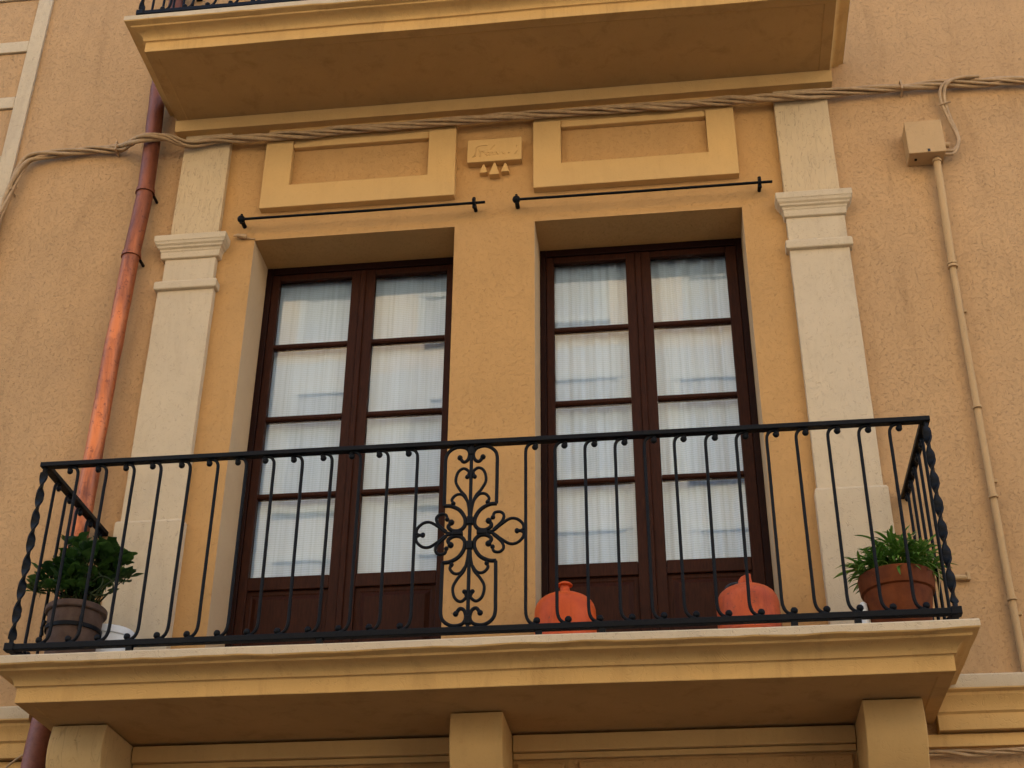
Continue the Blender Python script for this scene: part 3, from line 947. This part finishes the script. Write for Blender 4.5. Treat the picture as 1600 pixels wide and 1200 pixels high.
# ------------------------------------------------------------------ gas bottles
def bottle(cx, cy, mat, label, kind):
    t = thing('gas_bottle', label, 'gas bottle', 'orange gas bottles on the balcony floor')
    F0 = .030
    c = (cx, cy, F0)
    R = .147
    prof = [(.0, .030), (.10, .030), (.130, .045), (.144, .075), (R, .11), (R, .362), (.1455, .387), (.140, .409), (.129, .428), (.111, .444), (.087, .457), (.060, .466), (.038, .472), (.030, .476), (0, .478)]
    MB().lathe(prof, c, 48).build('body', mat, t, smooth=60)
    MB().lathe([(.118, .0), (.126, .0), (.128, .05), (.126, .060), (.120, .058), (.118, 0)], c, 40).build('foot_ring', mat, t, smooth=40)
    MB().lathe([(R - .002, .214), (R + .003, .218), (R + .003, .226), (R - .002, .230)], c, 48).build('weld_seam', mat, t, smooth=60)
    if kind == 0:
        MB().lathe([(0, .470), (.040, .470), (.032, .480), (.025, .490), (.022, .508), (.025, .516), (0, .516)], c, 24).build('valve', mat, t, smooth=50)
        MB().lathe([(.0, .513), (.032, .513), (.038, .518), (.036, .523), (.026, .531), (.014, .537), (0, .539)], c, 28).build('valve_cap', mat, t, smooth=40)
    else:
        MB().lathe([(0, .470), (.036, .470), (.030, .480), (.022, .492), (0, .494)], c, 24).build('valve', mat, t, smooth=50)
        # upright guard plate
        poly = [(-.036, .474), (.032, .474), (.026, .50), (.024, .534), (.006, .531), (-.022, .518), (-.037, .497)]
        MB().prism([(cx + a, F0 + b) for a, b in poly], 'y', cy - .016, cy + .016).build('valve_guard', mat, t, bevel=.006)
        MB().tube(spline([(cx - .105, cy + .06, F0 + .465), (cx - .08, cy + .07, F0 + .508), (cx - .03, cy + .08, F0 + .522), (cx + .03, cy + .08, F0 + .512), (cx + .09, cy + .07, F0 + .480)], 6), .008, 8).build('hose', M_rubber, t, smooth=60)
bottle(2.316, -.11, M_gas, 'bright orange gas bottle with a mushroom cap on its valve', 0)
bottle(3.176, -.12, M_gasf, 'faded orange gas bottle with an upright guard plate and black hose', 1)

# ------------------------------------------------------------------ pots and plants
def leaf_mesh(seed):
    rr = random.Random(seed)
    n = 15
    vs = [(0, 0, 0)]
    lob = rr.choice((3, 4, 5))
    for k in range(n):
        a = -PI + 2 * PI * (k + .5) / n
        r = .026 * (1 + .22 * math.cos(lob * a)) * (1.0 - .30 * (abs(a) > 2.6)) * rr.uniform(.92, 1.08)
        x, y = .022 + r * math.cos(a), r * 1.02 * math.sin(a)
        vs.append((x, y, 9.0 * (y * y + .5 * (x - .02) ** 2) - .004 * math.cos(lob * a)))
    vs[0] = (.022, 0, -.002)
    top = len(vs)
    fs = [(0, 1 + k, 1 + (k + 1) % n) for k in range(n)]
    # short petiole
    mb = MB().add(vs, fs)
    mb.tube([(.002, 0, .002), (-.022, 0, -.010)], .0016, 4)
    me = mb.mesh('leaf', 60, weld=False)
    me.materials.append(M_leaf)
    return me
LEAVES = [leaf_mesh(i) for i in range(6)]

def orient(o, pos, direc, roll, s):
    q = Vector(direc).normalized().to_track_quat('X', 'Z')
    o.matrix_basis = Matrix.Translation(pos) @ q.to_matrix().to_4x4() @ Matrix.Rotation(roll, 4, 'X') @ Matrix.Diagonal((s, s, s, 1))

t = thing('potted_plant', 'bushy dark green plant in a grey brown plastic pot in the left corner', 'potted plant', 'potted plants on the balcony')
PC = Vector((.058, -.50, .030))
MB().lathe([(0, .004), (.098, .004), (.102, .010), (.118, .200), (.122, .232), (.1235, .236), (.126, .300), (.137, .303), (.141, .308), (.141, .330), (.137, .335), (.128, .334), (.124, .320), (.122, .290)], PC, 44).build('pot', M_potg, t, smooth=35)
MB().lathe([(0, .29), (.123, .292)], PC, 30).build('soil', M_soil, t)
MB().lathe([(.1235, .214), (.129, .214), (.130, .232), (.1245, .234)], PC, 44).build('holder_ring', M_iron, t, smooth=35)
for a in (-.95, -2.7):
    e = Vector((math.cos(a), math.sin(a), 0))
    MB().tube([PC + e * .131 + Vector((0, 0, .262)), PC + e * .140 + Vector((0, 0, .226)), PC + e * .134 + Vector((0, 0, .19))], .008, 8).build('ring_hook', M_iron, t, smooth=50)
rg = random.Random(21)
cent = Vector((.048, -.50, .540))
tips = []
while len(tips) < 34:
    d = Vector((rg.uniform(-1, 1), rg.uniform(-1, 1), rg.uniform(-.75, 1)))
    if .35 < d.length < 1.0:
        p = cent + Vector((d.x * .155, d.y * .15, d.z * .145))
        p.z += .03 * rg.random()
        if p.z > .40:
            tips.append(p)
tips += [Vector((.240, -.50, .600)), Vector((.260, -.52, .555)), Vector((.262, -.50, .505)), Vector((.215, -.52, .490)), Vector((-.125, -.52, .500)), Vector((-.140, -.50, .470)), Vector((-.115, -.54, .455)),
         Vector((-.02, -.50, .690)), Vector((.03, -.48, .680)), Vector((.150, -.50, .660)), Vector((.18, -.52, .45)), Vector((.10, -.60, .43)), Vector((.03, -.61, .43)), Vector((-.04, -.60, .44))]
nl = 0
for i, p in enumerate(tips):
    b = PC + Vector((rg.uniform(-.07, .07), rg.uniform(-.07, .07), .29))
    mid = (b + p) / 2 + Vector((rg.uniform(-.03, .03), rg.uniform(-.03, .03), .04))
    MB().tube(spline([b, mid, p], 6), [.0045] * 7 + [.003] * 6, 6).build('stem', M_stem, t, smooth=60)
    out = (p - (PC + Vector((0, 0, .33)))).normalized()
    for k in range(6):
        if nl >= 290:
            break
        nl += 1
        a = 2 * PI * k / 6 + rg.random()
        d = (out * .5 + Vector((math.cos(a), math.sin(a), rg.uniform(-.2, .7))) * .9)
        o = link('leaf', rg.choice(LEAVES), None, t)
        orient(o, p + Vector((rg.gauss(0, .012), rg.gauss(0, .012), rg.gauss(0, .012))) + d.normalized() * .012, d, rg.uniform(-.5, .5), rg.uniform(.85, 1.35))
# the inner leaves, too many and too hidden to pick apart
def joined(name, metas, mat, parent):
    mb = MB()
    for me, mtx in metas:
        mb.add([mtx @ v.co for v in me.vertices], [tuple(p.vertices) for p in me.polygons])
    o = mb.build(name, mat, parent, smooth=60, weld=False)
    o['kind'] = 'stuff'
    return o
def place(pos, direc, roll, s_):
    q = Vector(direc).normalized().to_track_quat('X', 'Z')
    return Matrix.Translation(pos) @ q.to_matrix().to_4x4() @ Matrix.Rotation(roll, 4, 'X') @ Matrix.Diagonal((s_, s_, s_, 1))
inner = []
while len(inner) < 90:
    d = Vector((rg.uniform(-1, 1), rg.uniform(-1, 1), rg.uniform(-1, 1)))
    if d.length > 1:
        continue
    p = Vector((.048, -.50, .515)) + Vector((d.x * .125, d.y * .12, d.z * .13))
    if p.z < .39 or nz(p.x, p.y, p.z, 11) < -.10:
        continue
    inner.append((rg.choice(LEAVES), place(p, d + Vector((rg.gauss(0, .5), rg.gauss(0, .5), rg.gauss(0, .5))), rg.uniform(-1, 1), rg.uniform(.7, 1.2))))
joined('inner_foliage', inner, M_leaf, t)
# looping tendrils hanging at the right of the bush
for q in ([(.16, -.60, .46), (.21, -.63, .47), (.262, -.64, .445), (.278, -.64, .405), (.25, -.64, .375), (.20, -.64, .372), (.165, -.62, .395)],
          [(.18, -.60, .50), (.22, -.63, .455), (.215, -.64, .41), (.18, -.64, .385)],
          [(.275, -.50, .52), (.262, -.56, .49), (.245, -.60, .455), (.21, -.62, .41), (.185, -.62, .37)]):
    MB().tube(spline(q, 6), .0042, 6).build('tendril', M_stem, t, smooth=60)

def blade_mesh(seed):
    rr = random.Random(seed)
    n = 7
    L = rr.uniform(.085, .135)
    w = rr.uniform(.0045, .0075)
    droop = rr.uniform(.5, 1.5)
    vs, fs = [], []
    x = z = 0.0
    a = .15
    for i in range(n + 1):
        u = i / n
        ww = w * (0.45 + 1.0 * math.sin(PI * min(1, u * 1.0) ** .8) * .75) * (1 if u < .98 else .2)
        vs += [(x, -ww, z + ww * .5), (x, 0, z), (x, ww, z + ww * .5)]
        a -= droop / n
        x += L / n * math.cos(a)
        z += L / n * math.sin(a)
    for i in range(n):
        for k in range(2):
            fs.append((i * 3 + k, i * 3 + k + 1, i * 3 + 4 + k, i * 3 + 3 + k))
    me = MB().add(vs, fs).mesh('leaf', 60)
    me.materials.append(M_blade)
    return me
BLADES = [blade_mesh(i) for i in range(8)]
t = thing('potted_plant', 'spiky bright green plant in a terracotta pot in the right corner', 'potted plant', 'potted plants on the balcony')
PC = Vector((3.808, -.50, .030))
MB().lathe([(0, .006), (.108, .006), (.112, .012), (.146, .235), (.147, .244), (.158, .249), (.160, .256), (.166, .316), (.164, .324), (.152, .324), (.148, .300), (.146, .285)], PC, 48).build('pot', M_pot, t, smooth=35)
MB().lathe([(.0, 0), (.150, 0), (.158, .006), (.160, .020), (.154, .021), (.150, .010), (0, .008)], PC, 40).build('saucer', M_pot, t, smooth=40)
MB().lathe([(0, .29), (.147, .29)], PC, 30).build('soil', M_soil, t)
rg = random.Random(5)
shoots = []
for i in range(26):
    a = 2 * PI * i / 26 * 1.0 + rg.uniform(-.2, .2)
    rr = rg.choice((.05, .10, .14, .155)) * rg.uniform(.85, 1.15)
    hgt = .31 + .155 * (1 - (rr / .19) ** 2) * rg.uniform(.7, 1.15) + .02
    tip = PC + Vector((math.cos(a) * rr, math.sin(a) * rr, hgt))
    base = PC + Vector((math.cos(a) * rr * .55, math.sin(a) * rr * .55, .29))
    shoots.append((base, tip, a))
nb = 0
for base, tip, a in shoots:
    MB().tube(spline([base, (base + tip) / 2 + Vector((0, 0, .02)), tip], 4), .0030, 5).build('stem', M_stem, t)
    for k in range(11):
        if nb >= 290:
            break
        nb += 1
        b = rg.random() * 2 * PI
        if rg.random() < .5:
            b = a + rg.uniform(-1, 1)
        el = rg.uniform(-.05, 1.0)
        d = Vector((math.cos(b) * math.cos(el), math.sin(b) * math.cos(el), math.sin(el)))
        o = link('leaf', rg.choice(BLADES), None, t)
        orient(o, base.lerp(tip, rg.uniform(.55, 1.0)), d, rg.uniform(-.4, .4), rg.uniform(.7, 1.12))
inner = []
for i in range(300):
    base, tip, a = rg.choice(shoots)
    b = a + rg.gauss(0, .9)
    el = rg.uniform(-.35, 1.1)
    d = Vector((math.cos(b) * math.cos(el), math.sin(b) * math.cos(el), math.sin(el)))
    inner.append((rg.choice(BLADES), place(base.lerp(tip, rg.uniform(.2, 1.05)) + Vector((rg.gauss(0, .012), rg.gauss(0, .012), 0)), d, rg.uniform(-.5, .5), rg.uniform(.6, 1.1))))
joined('inner_foliage', inner, M_blade, t)
for q in ([(3.93, -.45, .33), (3.915, -.44, .48), (3.905, -.44, .63)], [(3.95, -.46, .34), (3.945, -.44, .45), (3.935, -.44, .60)], [(3.86, -.46, .50), (3.90, -.46, .555), (3.935, -.47, .585)], [(3.975, -.52, .25), (3.985, -.55, .35), (3.975, -.50, .46)]):
    MB().tube(spline(q, 5), .0024, 5).build('dry_stalk', M_dry, t)

# white bucket behind the left pot, white cup by the right one
t = thing('bucket', 'white plastic bucket with a lid standing behind the left plant pot', 'bucket')
BC = Vector((.150, -.300, .030))
MB().lathe([(0, 0), (.098, 0), (.102, .006), (.112, .255), (.114, .262)], BC, 36).build('body', M_white, t, smooth=35)
MB().lathe([(.112, .256), (.120, .258), (.122, .268), (.122, .288), (.116, .294), (.100, .300), (.060, .306), (0, .308)], BC, 36).build('lid', M_white, t, smooth=35)
t = thing('plastic_cup', 'small white plastic cup at the left foot of the terracotta pot', 'cup')
CC = Vector((3.650, -.52, .030))
MB().lathe([(0, 0), (.017, 0), (.019, .09), (.019, .180), (.016, .200), (.009, .208), (0, .210)], CC, 20).build('cup', M_white, t, smooth=50)
for k, q in enumerate(([(3.650, -.50, .33), (3.636, -.55, .26), (3.634, -.56, .11)], [(3.640, -.50, .32), (3.646, -.57, .24), (3.648, -.57, .12)])):
    pass

# ------------------------------------------------------------------ the house across the street (seen only as a reflection in the panes)
ob = thing('opposite_building', 'pale rendered house across the street behind the viewer', 'building')
OY = -12.0
w = MB()
w.box(-14, 18, OY - 6, OY, GZ - .13, 9.95)
w.build('wall', M_opplow, ob)
MB().box(-14, 18, OY - 6, OY + .002, 9.952, 12.0).build('attic_wall', M_opp, ob)
MB().prism([(OY, 11.65), (OY + .18, 11.68), (OY + .22, 11.9), (OY + .42, 11.95), (OY + .45, 12.10), (OY, 12.12)], 'x', -14.2, 18.2).build('cornice', M_opptrim, ob, smooth=30)
MB().box(-14, 18, OY, OY + .10, 3.55, 3.75).build('string_course', M_opptrim, ob)
for zc in (1.3, 5.4, 8.45, 10.9):
    for k in range(-4, 7):
        x = 1.6 + k * 2.1
        hh = .42 if zc > 10 else .9 if zc > 7 else 1.25
        win = MB().box(x - .62, x + .62, OY, OY + .07, zc - hh - .1, zc - hh).box(x - .62, x - .5, OY, OY + .05, zc - hh + .001, zc + hh).box(x + .5, x + .62, OY, OY + .05, zc - hh + .001, zc + hh).box(x - .62, x + .62, OY, OY + .06, zc + hh + .001, zc + hh + .12).build('window', M_opptrim, ob, weld=False)
        MB().box(x - .497, x + .497, OY, OY + .02, zc - hh + .002, zc + hh - .002).build('shutter', M_shut, win)
bpy.context.view_layer.update()
